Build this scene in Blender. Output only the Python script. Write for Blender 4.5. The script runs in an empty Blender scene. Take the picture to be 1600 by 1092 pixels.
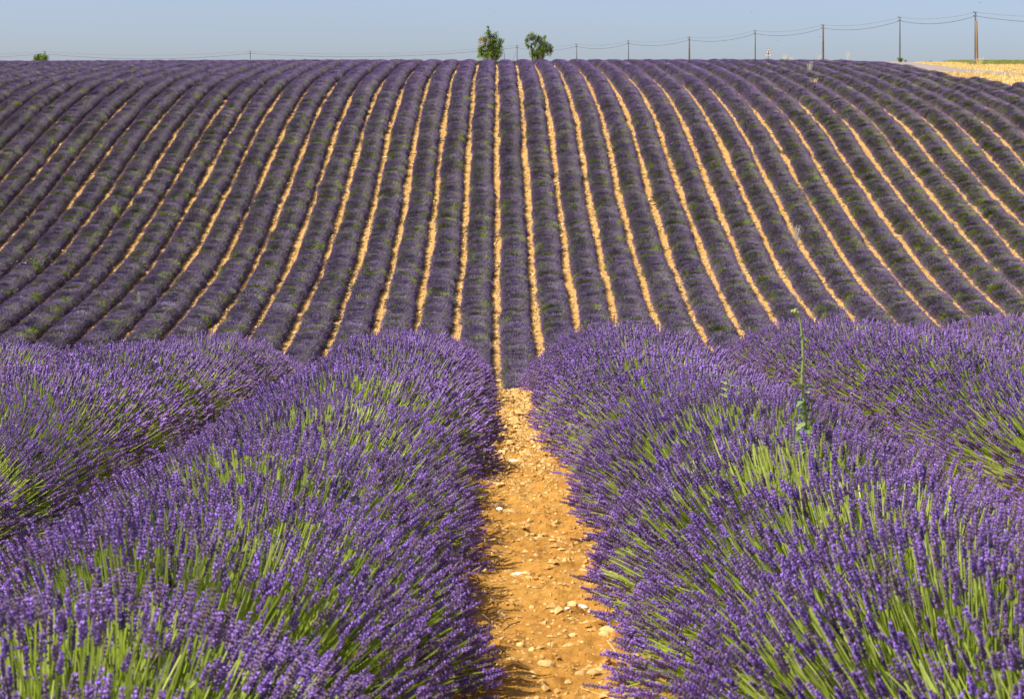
import bpy, math, random
import numpy as np
from mathutils import Vector

SC = bpy.context.scene
COL = SC.collection
rng = np.random.default_rng(7)
random.seed(7)

# ------------------------------------------------------------------ camera, sky, sun, exposure
FPX, XV, Y0 = 3000.0, 776.0, 200.0           # focal length in photo pixels, vanishing column, level line
cam = bpy.data.cameras.new('camera')
cam_o = bpy.data.objects.new('camera', cam); COL.objects.link(cam_o)
cam_o.location = (0, 0, 0)
cam_o.rotation_euler = (math.radians(90), 0, 0)
cam.sensor_width = 36.0
cam.lens = 36.0 * FPX / 1600.0
cam.shift_x = (800 - XV) / 1600.0
cam.shift_y = -(546 - Y0) / 1600.0
cam.clip_start = 0.1
cam.clip_end = 4000
cam.dof.use_dof = True
cam.dof.focus_distance = 21.0
cam.dof.aperture_fstop = 16.0
SC.camera = cam_o

SUN = Vector((-0.59, -0.22, 0.78)).normalized()
world = bpy.data.worlds.new('World'); SC.world = world
world.use_nodes = True
wn = world.node_tree.nodes; wl = world.node_tree.links
bg = wn['Background']
sky = wn.new('ShaderNodeTexSky'); sky.sky_type = 'NISHITA'
sky.sun_disc = False
sky.sun_elevation = math.asin(SUN.z)
sky.sun_rotation = math.atan2(SUN.x, SUN.y)
sky.air_density = 0.58; sky.dust_density = 2.4; sky.ozone_density = 1.1
sky.altitude = 300
tint = wn.new('ShaderNodeMixRGB'); tint.blend_type = 'MULTIPLY'; tint.inputs[0].default_value = 1.0
tint.inputs[2].default_value = (1.01, .955, .965, 1)       # warmer, greyer summer haze, the same all over the sky
wl.new(sky.outputs[0], tint.inputs[1]); wl.new(tint.outputs[0], bg.inputs[0])
bg.inputs[1].default_value = 0.148
sun = bpy.data.lights.new('sun', 'SUN'); sun.energy = 5.0; sun.angle = math.radians(0.53)
sun.color = (1.0, 0.95, 0.86)
sun_o = bpy.data.objects.new('sun', sun); COL.objects.link(sun_o)
sun_o.rotation_euler = SUN.to_track_quat('Z', 'Y').to_euler()
SC.view_settings.view_transform = 'Standard'
SC.view_settings.look = 'None'
SC.view_settings.exposure = 0.36
SC.view_settings.gamma = 1.0
SC.view_settings.use_curve_mapping = False

# ------------------------------------------------------------------ lie of the land
KN = np.array([(-60, 1.0), (-20, -0.45), (0, -1.27), (4.6, -1.48), (7.5, -1.64), (10, -1.79), (13.8, -2.06), (17.5, -2.45),
               (21, -3.1), (27, -4.6), (35, -6.6), (45, -8.4), (55, -9.35), (63, -9.65), (71.5, -9.4), (80.7, -8.6), (93.75, -6.87),
               (105.8, -4.23), (122.9, 0.0), (139, 2.72), (151, 3.92), (162, 4.80), (171, 5.40), (185, 5.98), (215, 7.0),
               (240, 8.2), (270, 9.0), (400, 10.0), (900, 11.0), (2600, 11.0)], float)
_x, _y = KN[:, 0], KN[:, 1]
_h = np.diff(_x); _d = np.diff(_y) / _h
_m = np.zeros(len(_x))
_m[1:-1] = (_d[:-1] * _h[1:] + _d[1:] * _h[:-1]) / (_h[1:] + _h[:-1])
_m[0], _m[-1] = _d[0], _d[-1]

def sstep(a, b, x):
    t = np.clip((x - a) / (b - a), 0, 1)
    return t * t * (3 - 2 * t)

def H(X, Y):
    X = np.asarray(X, float); Y = np.asarray(Y, float)
    Yc = np.clip(Y, _x[0], _x[-1])
    i = np.clip(np.searchsorted(_x, Yc) - 1, 0, len(_h) - 1)
    t = (Yc - _x[i]) / _h[i]
    z = ((2*t**3 - 3*t**2 + 1) * _y[i] + (t**3 - 2*t**2 + t) * _h[i] * _m[i]
         + (-2*t**3 + 3*t**2) * _y[i+1] + (t**3 - t**2) * _h[i] * _m[i+1])
    Xc = np.clip(X, -45, 45)
    z = z + 0.025 * Xc * (1 - sstep(24, 60, Y))
    z = z + 0.020 * Xc * sstep(80, 100, Y) * (1 - sstep(118, 140, Y))
    z = z - 0.0032 * np.clip(-X - 8, 0, 60) * sstep(120, 165, Y)
    z = z - 0.35 * sstep(30, 40, X) * sstep(132, 150, Y) * (1 - sstep(185, 215, Y))
    return z

def at(px, py, y_lo=60.0, y_hi=260.0):
    """where the line of sight through a photo pixel meets the land"""
    Y = np.arange(y_lo, y_hi, 0.05)
    X = (px - XV) * Y / FPX
    Z = -(py - Y0) * Y / FPX
    k = np.nonzero(H(X, Y) >= Z)[0]
    k = k[0] if len(k) else int(np.argmin(np.abs(H(X, Y) - Z)))
    return float(X[k]), float(Y[k]), float(H(X[k], Y[k]))

# ------------------------------------------------------------------ mesh helpers
def build_mesh(name, v, f, mats, midx=None, attrs=None, smooth=False):
    v = np.ascontiguousarray(v, np.float32).reshape(-1, 3)
    f = np.ascontiguousarray(f, np.int32)
    k = f.shape[1]
    me = bpy.data.meshes.new(name)
    me.vertices.add(len(v)); me.vertices.foreach_set('co', v.ravel())
    me.loops.add(f.size); me.loops.foreach_set('vertex_index', f.ravel())
    me.polygons.add(len(f))
    me.polygons.foreach_set('loop_start', np.arange(0, f.size, k, dtype=np.int32))
    try:
        me.polygons.foreach_set('loop_total', np.full(len(f), k, np.int32))
    except Exception:
        pass
    for m in (mats if isinstance(mats, (list, tuple)) else [mats]):
        me.materials.append(m)
    if midx is not None:
        me.polygons.foreach_set('material_index', np.ascontiguousarray(midx, np.int32))
    me.polygons.foreach_set('use_smooth', np.full(len(f), bool(smooth)))
    for an, av in (attrs or {}).items():
        a = me.attributes.new(an, 'FLOAT', 'POINT')
        a.data.foreach_set('value', np.ascontiguousarray(av, np.float32))
    me.update(calc_edges=True)
    return me

class Geo:
    """collects triangles; one tone value per vertex, one material index per triangle"""
    def __init__(s): s.v = []; s.f = []; s.t = []; s.m = []; s.n = 0
    def add(s, v, f, tone=0.5, mi=0):
        v = np.asarray(v, float).reshape(-1, 3); f = np.asarray(f, int).reshape(-1, 3)
        s.v.append(v); s.f.append(f + s.n)
        s.t.append(np.broadcast_to(np.asarray(tone, float), (len(v),)).copy())
        s.m.append(np.full(len(f), mi)); s.n += len(v)
    def mesh(s, name, mats, smooth=False):
        return build_mesh(name, np.concatenate(s.v), np.concatenate(s.f), mats, np.concatenate(s.m),
                          {'tone': np.concatenate(s.t)}, smooth)

def nrm(a):
    return a / np.maximum(np.linalg.norm(a, axis=-1, keepdims=True), 1e-9)

def frames(d):
    """columns: two across, one along d"""
    d = nrm(d)
    ref = np.where(np.abs(d[..., 2:3]) > 0.9, np.array([1.0, 0, 0]), np.array([0, 0, 1.0]))
    a = nrm(np.cross(ref, d)); b = np.cross(d, a)
    return np.stack([a, b, d], -1)

def tubes(P, R, sides, cap=False):
    """P (N,K,3) centre lines, R (N,K) radii -> verts, tris"""
    P = np.asarray(P, float); N, K, _ = P.shape
    R = np.broadcast_to(np.asarray(R, float), (N, K))
    T = np.gradient(P, axis=1)
    F = frames(T)
    an = np.arange(sides) * 2 * np.pi / sides
    ring = (F[..., 0][:, :, None, :] * np.cos(an)[None, None, :, None] + F[..., 1][:, :, None, :] * np.sin(an)[None, None, :, None])
    V = P[:, :, None, :] + ring * R[:, :, None, None]
    idx = np.arange(N * K * sides).reshape(N, K, sides)
    a = idx[:, :-1, :]; b = np.roll(a, -1, 2); c = idx[:, 1:, :]; d = np.roll(c, -1, 2)
    tr = np.concatenate([np.stack([a, b, d], -1).reshape(-1, 3), np.stack([a, d, c], -1).reshape(-1, 3)])
    if cap:
        ex = []
        for k in range(1, sides - 1):
            ex.append(np.stack([idx[:, -1, 0], idx[:, -1, k], idx[:, -1, k + 1]], -1))
        tr = np.concatenate([tr] + ex)
    return V.reshape(-1, 3), tr

def stamp(tv, tf, org, F, S):
    """template verts/faces set down at org with frames F (M,3,3) and scales S (M,3)"""
    M = len(org)
    V = np.einsum('mij,mnj->mni', F, tv[None] * S[:, None, :]) + org[:, None, :]
    f = tf[None] + (np.arange(M) * len(tv))[:, None, None]
    return V.reshape(-1, 3), f.reshape(-1, 3)

def tube1(pts, rad, sides=6, cap=True):
    pts = np.asarray(pts, float)[None]
    return tubes(pts, np.broadcast_to(np.asarray(rad, float), pts.shape[:2]), sides, cap)

BIPY_V = np.array([(0, 0, 0), (1, 0, .5), (-.5, .87, .5), (-.5, -.87, .5), (0, 0, 1)], float)
BIPY_F = np.array([(0, 2, 1), (0, 3, 2), (0, 1, 3), (4, 1, 2), (4, 2, 3), (4, 3, 1)])
LEAF_V = np.array([(-.5, 0, 0), (.5, 0, 0), (.42, .12, .55), (-.42, .12, .55), (0, -.05, 1)], float)
LEAF_F = np.array([(0, 1, 2), (0, 2, 3), (3, 2, 4)])

def ico(sub=1):
    import bmesh
    bm = bmesh.new(); bmesh.ops.create_icosphere(bm, subdivisions=sub, radius=1.0)
    bm.verts.ensure_lookup_table()
    v = np.array([q.co[:] for q in bm.verts]); f = np.array([[q.index for q in p.verts] for p in bm.faces])
    bm.free(); return v, f

def link(name, data, parent=None, loc=(0, 0, 0), rotz=0.0, scale=None):
    o = bpy.data.objects.new(name, data); COL.objects.link(o)
    if parent is not None: o.parent = parent
    o.location = loc; o.rotation_euler = (0, 0, rotz)
    if scale is not None: o.scale = scale
    return o

def tag(o, label=None, cat=None, group=None, kind=None):
    if label: o['label'] = label
    if cat: o['category'] = cat
    if group: o['group'] = group
    if kind: o['kind'] = kind
    return o

# ------------------------------------------------------------------ materials
def mat(name):
    m = bpy.data.materials.new(name); m.use_nodes = True
    nt = m.node_tree; nt.nodes.clear()
    return m, nt.nodes, nt.links

def leafy(name, stops, trans=0.25, rand=0.25, rough=0.6, spec=0.25, tcol=None):
    """thin plant tissue: colour from the 'tone' value of each floret or blade, some light let through"""
    m, n, l = mat(name)
    out = n.new('ShaderNodeOutputMaterial')
    at_ = n.new('ShaderNodeAttribute'); at_.attribute_name = 'tone'
    ramp = n.new('ShaderNodeValToRGB')
    el = ramp.color_ramp.elements
    while len(el) < len(stops): el.new(0.5)
    for e, (p, c) in zip(el, stops): e.position = p; e.color = (*c, 1)
    l.new(at_.outputs['Fac'], ramp.inputs[0])
    oi = n.new('ShaderNodeObjectInfo')
    mr = n.new('ShaderNodeMapRange'); mr.inputs[3].default_value = 1 - rand; mr.inputs[4].default_value = 1 + rand
    l.new(oi.outputs['Random'], mr.inputs[0])
    hv = n.new('ShaderNodeHueSaturation'); l.new(ramp.outputs[0], hv.inputs['Color']); l.new(mr.outputs[0], hv.inputs['Value'])
    p = n.new('ShaderNodeBsdfPrincipled'); p.inputs['Roughness'].default_value = rough
    p.inputs['Specular IOR Level'].default_value = spec
    l.new(hv.outputs[0], p.inputs['Base Color'])
    t = n.new('ShaderNodeBsdfTranslucent'); l.new(hv.outputs[0], t.inputs[0])
    mx = n.new('ShaderNodeMixShader'); mx.inputs[0].default_value = trans
    l.new(p.outputs[0], mx.inputs[1]); l.new(t.outputs[0], mx.inputs[2]); l.new(mx.outputs[0], out.inputs[0])
    return m

M_FLOWER = leafy('lavender_flower', [(0.0, (.25, .19, .17)), (0.3, (.22, .14, .27)), (0.65, (.275, .15, .45)), (1.0, (.46, .265, .82))], .22, .15)
M_STEM = leafy('lavender_stem', [(0.0, (.14, .22, .02)), (0.5, (.38, .50, .045)), (1.0, (.64, .68, .20))], .25, .15)
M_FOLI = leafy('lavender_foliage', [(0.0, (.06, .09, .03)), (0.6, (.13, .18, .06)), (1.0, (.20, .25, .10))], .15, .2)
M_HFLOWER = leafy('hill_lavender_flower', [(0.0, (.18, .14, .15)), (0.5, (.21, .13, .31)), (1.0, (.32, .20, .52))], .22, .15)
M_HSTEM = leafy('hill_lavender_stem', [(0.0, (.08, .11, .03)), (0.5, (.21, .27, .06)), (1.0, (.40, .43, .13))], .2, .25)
M_TREE = leafy('tree_leaf', [(0.0, (.07, .12, .02)), (0.5, (.19, .28, .045)), (0.9, (.32, .41, .08)), (1.0, (.42, .28, .10))], .25, .1)
M_WEED = leafy('weed_leaf', [(0.0, (.09, .17, .045)), (0.5, (.20, .33, .09)), (1.0, (.46, .52, .20))], .25, .1)
M_STRAW = leafy('straw', [(0.0, (.48, .33, .09)), (0.5, (.74, .55, .21)), (1.0, (.88, .76, .45))], .2, .1)
M_PALE = leafy('pale_grass', [(0.0, (.42, .36, .24)), (1.0, (.74, .70, .58))], .3, .1)
M_CROP = leafy('green_crop', [(0.0, (.16, .20, .04)), (1.0, (.30, .34, .08))], .2, .1)
M_WHITE = leafy('white_petal', [(0.0, (.7, .7, .66)), (1.0, (.85, .85, .82))], .2, .0)

def soil_mat(name, field=False, dark=(.28, .112, .017), light=(.60, .32, .068)):
    m, n, l = mat(name)
    out = n.new('ShaderNodeOutputMaterial')
    p = n.new('ShaderNodeBsdfPrincipled'); p.inputs['Roughness'].default_value = .95; p.inputs['Specular IOR Level'].default_value = .1
    g = n.new('ShaderNodeNewGeometry')
    n1 = n.new('ShaderNodeTexNoise'); n1.inputs['Scale'].default_value = 1.3; n1.inputs['Detail'].default_value = 6
    n2 = n.new('ShaderNodeTexNoise'); n2.inputs['Scale'].default_value = 26; n2.inputs['Detail'].default_value = 8; n2.inputs['Roughness'].default_value = .7
    n3 = n.new('ShaderNodeTexVoronoi'); n3.inputs['Scale'].default_value = 55
    for q in (n1, n2, n3): l.new(g.outputs['Position'], q.inputs['Vector'])
    r1 = n.new('ShaderNodeValToRGB')
    e = r1.color_ramp.elements
    e[0].position = .3; e[0].color = (*dark, 1); e[1].position = .74; e[1].color = (*light, 1)
    mixn = n.new('ShaderNodeMath'); mixn.operation = 'MULTIPLY_ADD'; mixn.inputs[1].default_value = .45; mixn.inputs[2].default_value = 0
    l.new(n1.outputs[0], mixn.inputs[0])
    add = n.new('ShaderNodeMath'); add.operation = 'MULTIPLY_ADD'; add.inputs[1].default_value = .6
    l.new(n2.outputs[0], add.inputs[0]); l.new(mixn.outputs[0], add.inputs[2])
    l.new(add.outputs[0], r1.inputs[0])
    last = r1.outputs[0]
    # light grit
    r3 = n.new('ShaderNodeValToRGB'); r3.color_ramp.elements[0].position = .02; r3.color_ramp.elements[1].position = .16
    r3.color_ramp.elements[0].color = (1, 1, 1, 1); r3.color_ramp.elements[1].color = (0, 0, 0, 1)
    l.new(n3.outputs['Distance'], r3.inputs[0])
    mx = n.new('ShaderNodeMixRGB'); mx.inputs[2].default_value = (.72, .52, .22, 1)
    mm = n.new('ShaderNodeMath'); mm.operation = 'MULTIPLY'; mm.inputs[1].default_value = .55
    l.new(r3.outputs[0], mm.inputs[0]); l.new(mm.outputs[0], mx.inputs[0]); l.new(last, mx.inputs[1])
    last = mx.outputs[0]
    if field:   # beyond the field's edge the land is dry straw
        sx = n.new('ShaderNodeSeparateXYZ'); l.new(g.outputs['Position'], sx.inputs[0])
        ax = n.new('ShaderNodeMapRange'); ax.inputs[1].default_value = 35.5; ax.inputs[2].default_value = 36.3; l.new(sx.outputs[0], ax.inputs[0])
        ay = n.new('ShaderNodeMapRange'); ay.inputs[1].default_value = 189; ay.inputs[2].default_value = 191; l.new(sx.outputs[1], ay.inputs[0])
        by = n.new('ShaderNodeMapRange'); by.inputs[1].default_value = 140; by.inputs[2].default_value = 146; l.new(sx.outputs[1], by.inputs[0])
        mu = n.new('ShaderNodeMath'); mu.operation = 'MULTIPLY'; l.new(ax.outputs[0], mu.inputs[0]); l.new(by.outputs[0], mu.inputs[1])
        ma = n.new('ShaderNodeMath'); ma.operation = 'MAXIMUM'; l.new(mu.outputs[0], ma.inputs[0]); l.new(ay.outputs[0], ma.inputs[1])
        rs = n.new('ShaderNodeValToRGB'); rs.color_ramp.elements[0].color = (.50, .35, .11, 1); rs.color_ramp.elements[1].color = (.78, .60, .26, 1)
        rs.color_ramp.elements[0].position = .35; rs.color_ramp.elements[1].position = .65
        l.new(n1.outputs[0], rs.inputs[0])
        m2 = n.new('ShaderNodeMixRGB'); l.new(ma.outputs[0], m2.inputs[0]); l.new(last, m2.inputs[1]); l.new(rs.outputs[0], m2.inputs[2])
        last = m2.outputs[0]
    l.new(last, p.inputs['Base Color'])
    bp = n.new('ShaderNodeBump'); bp.inputs['Strength'].default_value = .7; bp.inputs['Distance'].default_value = .02
    l.new(n2.outputs[0], bp.inputs['Height']); l.new(bp.outputs[0], p.inputs['Normal'])
    l.new(p.outputs[0], out.inputs[0])
    return m

M_GROUND = soil_mat('sandy_soil_field', True, (.36, .17, .04), (.70, .45, .16))
M_PATH = soil_mat('sandy_soil_path')

def rock_mat(name, c0, c1):
    m, n, l = mat(name)
    out = n.new('ShaderNodeOutputMaterial'); p = n.new('ShaderNodeBsdfPrincipled')
    p.inputs['Roughness'].default_value = .9; p.inputs['Specular IOR Level'].default_value = .15
    tc = n.new('ShaderNodeNewGeometry'); ns = n.new('ShaderNodeTexNoise'); ns.inputs['Scale'].default_value = 45; ns.inputs['Detail'].default_value = 6
    l.new(tc.outputs['Position'], ns.inputs['Vector'])
    oi = n.new('ShaderNodeObjectInfo'); a = n.new('ShaderNodeAttribute'); a.attribute_name = 'tone'
    s = n.new('ShaderNodeMath'); s.operation = 'MULTIPLY_ADD'; s.inputs[1].default_value = .5
    l.new(ns.outputs[0], s.inputs[0]); l.new(a.outputs['Fac'], s.inputs[2])
    s2 = n.new('ShaderNodeMath'); s2.operation = 'MULTIPLY_ADD'; s2.inputs[1].default_value = .35
    l.new(oi.outputs['Random'], s2.inputs[0]); l.new(s.outputs[0], s2.inputs[2])
    r = n.new('ShaderNodeValToRGB'); r.color_ramp.elements[0].color = (*c0, 1); r.color_ramp.elements[1].color = (*c1, 1)
    r.color_ramp.elements[0].position = .3; r.color_ramp.elements[1].position = 1.1 if False else 1.0
    l.new(s2.outputs[0], r.inputs[0]); l.new(r.outputs[0], p.inputs['Base Color'])
    bp = n.new('ShaderNodeBump'); bp.inputs['Strength'].default_value = .5; bp.inputs['Distance'].default_value = .01
    l.new(ns.outputs[0], bp.inputs['Height']); l.new(bp.outputs[0], p.inputs['Normal'])
    l.new(p.outputs[0], out.inputs[0])
    return m

M_STONE = rock_mat('ochre_stone', (.40, .21, .055), (.72, .49, .20))
M_STONEW = rock_mat('chalk_stone', (.62, .54, .42), (.80, .76, .68))
M_GRAVEL = rock_mat('furrow_stone', (.50, .29, .09), (.86, .68, .36))
M_GRIT = rock_mat('path_grit', (.42, .22, .055), (.78, .55, .23))

def plain(name, c, rough=.7, noise=.25, scale=8.0, metal=0.0):
    m, n, l = mat(name)
    out = n.new('ShaderNodeOutputMaterial'); p = n.new('ShaderNodeBsdfPrincipled')
    p.inputs['Roughness'].default_value = rough; p.inputs['Metallic'].default_value = metal
    tc = n.new('ShaderNodeTexCoord'); ns = n.new('ShaderNodeTexNoise'); ns.inputs['Scale'].default_value = scale; ns.inputs['Detail'].default_value = 5
    l.new(tc.outputs['Object'], ns.inputs['Vector'])
    r = n.new('ShaderNodeValToRGB')
    r.color_ramp.elements[0].color = (*[q * (1 - noise) for q in c], 1); r.color_ramp.elements[1].color = (*[min(1, q * (1 + noise)) for q in c], 1)
    r.color_ramp.elements[0].position = .3; r.color_ramp.elements[1].position = .7
    l.new(ns.outputs[0], r.inputs[0]); l.new(r.outputs[0], p.inputs['Base Color']); l.new(p.outputs[0], out.inputs[0])
    return m

M_ASPH = plain('pale_asphalt', (.30, .25, .21), .9, .15, 1.5)
M_WOODG = plain('grey_weathered_pole', (.11, .10, .10), .85, .3, 5)
M_WOODB = plain('brown_pole', (.24, .16, .10), .85, .3, 5)
M_STEEL = plain('galvanised_steel', (.085, .09, .10), .7, .15, 6)
M_CABLE = plain('cable_sheath', (.05, .05, .06), .6, .1)
M_BARK = plain('bark', (.13, .09, .06), .9, .35, 9)
M_SIGNW = plain('sign_white', (.62, .63, .64), .4, .03)
M_SIGNR = plain('sign_red', (.30, .05, .05), .4, .05)
M_SIGNK = plain('sign_black', (.02, .02, .02), .4, .05)
M_BIRD = plain('dark_plumage', (.03, .03, .035), .7, .2)

# ------------------------------------------------------------------ ground
def grid_mesh(name, xs, ys, zoff, m, relief=None, smooth=True):
    X, Y = np.meshgrid(xs, ys)
    Z = H(X, Y) + zoff
    if relief is not None: Z = Z + relief(X, Y)
    v = np.stack([X, Y, Z], -1).reshape(-1, 3)
    nx, ny = len(xs), len(ys)
    i = np.arange(nx * ny).reshape(ny, nx)
    f = np.stack([i[:-1, :-1], i[:-1, 1:], i[1:, 1:], i[1:, :-1]], -1).reshape(-1, 4)
    return build_mesh(name, v, f, m, smooth=smooth)

xs = np.unique(np.concatenate([np.linspace(-2000, -120, 14), np.arange(-120, -60, 6), np.arange(-60, 60.1, 0.85), np.arange(66, 121, 6), np.linspace(130, 2000, 14)]))
ys = np.unique(np.concatenate([np.linspace(-60, -6, 7), np.arange(-4, 22, .5), np.arange(22, 250, 1.0), np.arange(250, 420, 10), np.linspace(430, 2600, 18)]))
tag(link('ground', grid_mesh('ground', xs, ys, 0, M_GROUND)), kind='structure')

def vnoise(X, Y, s, seed):
    r = np.random.default_rng(seed); n = 256
    tab = r.random((n, n))
    x = X / s; y = Y / s
    xi = np.floor(x).astype(int); yi = np.floor(y).astype(int)
    fx = x - xi; fy = y - yi
    fx = fx * fx * (3 - 2 * fx); fy = fy * fy * (3 - 2 * fy)
    g = lambda a, b: tab[a % n, b % n]
    return (g(xi, yi) * (1 - fx) + g(xi + 1, yi) * fx) * (1 - fy) + (g(xi, yi + 1) * (1 - fx) + g(xi + 1, yi + 1) * fx) * fy

PC = 0.15        # middle of the near path
def path_relief(X, Y):
    r = .024 * vnoise(X, Y, .22, 1) + .022 * vnoise(X, Y, .10, 2) + .020 * vnoise(X, Y, .05, 3) ** 2 + .010 * vnoise(X, Y, .028, 4)
    r = r + .03 * sstep(.12, .55, np.abs(X - PC))
    edge = sstep(0.0, .1, .75 - np.abs(X - PC))
    return r * edge
tag(link('path', grid_mesh('path', np.arange(PC - .75, PC + .751, .016), np.arange(2.4, 19.3, .022), .004, M_PATH, path_relief, False)), kind='structure')

def ground_z(x, y):
    return float(H(x, y) + (.004 + path_relief(np.array(x), np.array(y)) if abs(x - PC) < .74 and y < 19 else 0))

# road behind the right-hand edge of the field, and the dry verge
ry = np.arange(146, 246, 2.0)
rc = np.interp(ry, [146, 156, 162, 168, 175, 190, 210, 232, 246], [60, 49.5, 44.2, 41.9, 41.6, 43.6, 46.2, 48.6, 50])
rv = []; 
for q in (-1.7, -.6, .6, 1.7):
    rv.append(np.stack([rc + q * 1.25, ry, H(rc + q * 1.25, ry) + .03 + .03 * (1.7 - abs(q))], -1))
rv = np.stack(rv, 1)
ri = np.arange(len(ry) * 4).reshape(-1, 4)
rf = np.stack([ri[:-1, :-1], ri[:-1, 1:], ri[1:, 1:], ri[1:, :-1]], -1).reshape(-1, 4)
tag(link('road', build_mesh('road', rv.reshape(-1, 3), rf, M_ASPH)), kind='structure')

def tuft_field(name, m, P, h, n_blade, w, spread, seed):
    """grass: P (N,2) spots; blades fan from each spot"""
    r = np.random.default_rng(seed); N = len(P)
    px = np.repeat(P[:, 0], n_blade) + r.normal(0, spread, N * n_blade); py = np.repeat(P[:, 1], n_blade) + r.normal(0, spread, N * n_blade)
    hh = np.repeat(h, n_blade) * r.uniform(.6, 1.15, N * n_blade)
    base = np.stack([px, py, H(px, py)], -1)
    d = nrm(np.stack([r.normal(0, .35, N * n_blade), r.normal(0, .35, N * n_blade), np.ones(N * n_blade)], -1))
    a = r.uniform(0, np.pi, N * n_blade)
    side = np.stack([np.cos(a), np.sin(a), np.zeros_like(a)], -1) * w
    mid = base + d * (hh * .55)[:, None]
    tip = base + d * hh[:, None] + np.stack([r.normal(0, .12, N * n_blade), r.normal(0, .12, N * n_blade), -.05 * np.ones(N * n_blade)], -1) * hh[:, None]
    v = np.stack([base - side, base + side, mid + side * .8, mid - side * .8, tip], 1).reshape(-1, 3)
    o = np.arange(N * n_blade)[:, None, None] * 5
    f = (np.array([(0, 1, 2), (0, 2, 3), (3, 2, 4)])[None] + o).reshape(-1, 3)
    tone = np.repeat(np.clip(np.repeat(r.normal(.5, .18, N), n_blade) + r.normal(0, .18, N * n_blade), 0, 1), 5)
    return build_mesh(name, v, f, m, attrs={'tone': tone})

N = 12000
P = np.stack([rng.uniform(35.7, 66, N), rng.uniform(122, 232, N)], -1)
rcx = np.interp(P[:, 1], ry, rc)
keep = (np.abs(P[:, 0] - rcx) > 2.25) & ~((P[:, 0] < 38.6) & (P[:, 1] > 165) & (rng.random(N) < .5)) & ~((P[:, 1] < 150) & (P[:, 0] < 36.0 + (151 - P[:, 1]) * .36))
P = P[keep]
hv = np.where((P[:, 1] < 168), .42, .26) * rng.uniform(.6, 1.2, len(P))
hv = np.where((P[:, 0] > rc.min() + 2) & (P[:, 1] > 195), hv * .8, hv)
hv = np.where((P[:, 0] < np.interp(P[:, 1], ry, rc)) & (P[:, 1] > 163), .10, hv)
tag(link('dry_grass', tuft_field('dry_grass', M_STRAW, P, hv, 6, .026, .14, 11)), kind='stuff')
N = 3500
P = np.stack([rng.uniform(48, 82, N), rng.uniform(214, 252, N)], -1)
P = P[(P[:, 0] > 53.5 + (P[:, 1] - 214) * .15 + rng.normal(0, .8, len(P)))]
tag(link('green_grass', tuft_field('green_grass', M_CROP, P, np.full(len(P), .34), 9, .025, .2, 12)), kind='stuff')

# ------------------------------------------------------------------ lavender bushes
def tips(n, r, rx, ry_, rz, cmin=0.02):
    c = r.uniform(cmin, 1, n); s = np.sqrt(1 - c * c); a = r.uniform(0, 2 * np.pi, n)
    d = np.stack([s * np.cos(a), s * np.sin(a), c], -1)
    return d, d * np.array([rx, ry_, rz])

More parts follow.
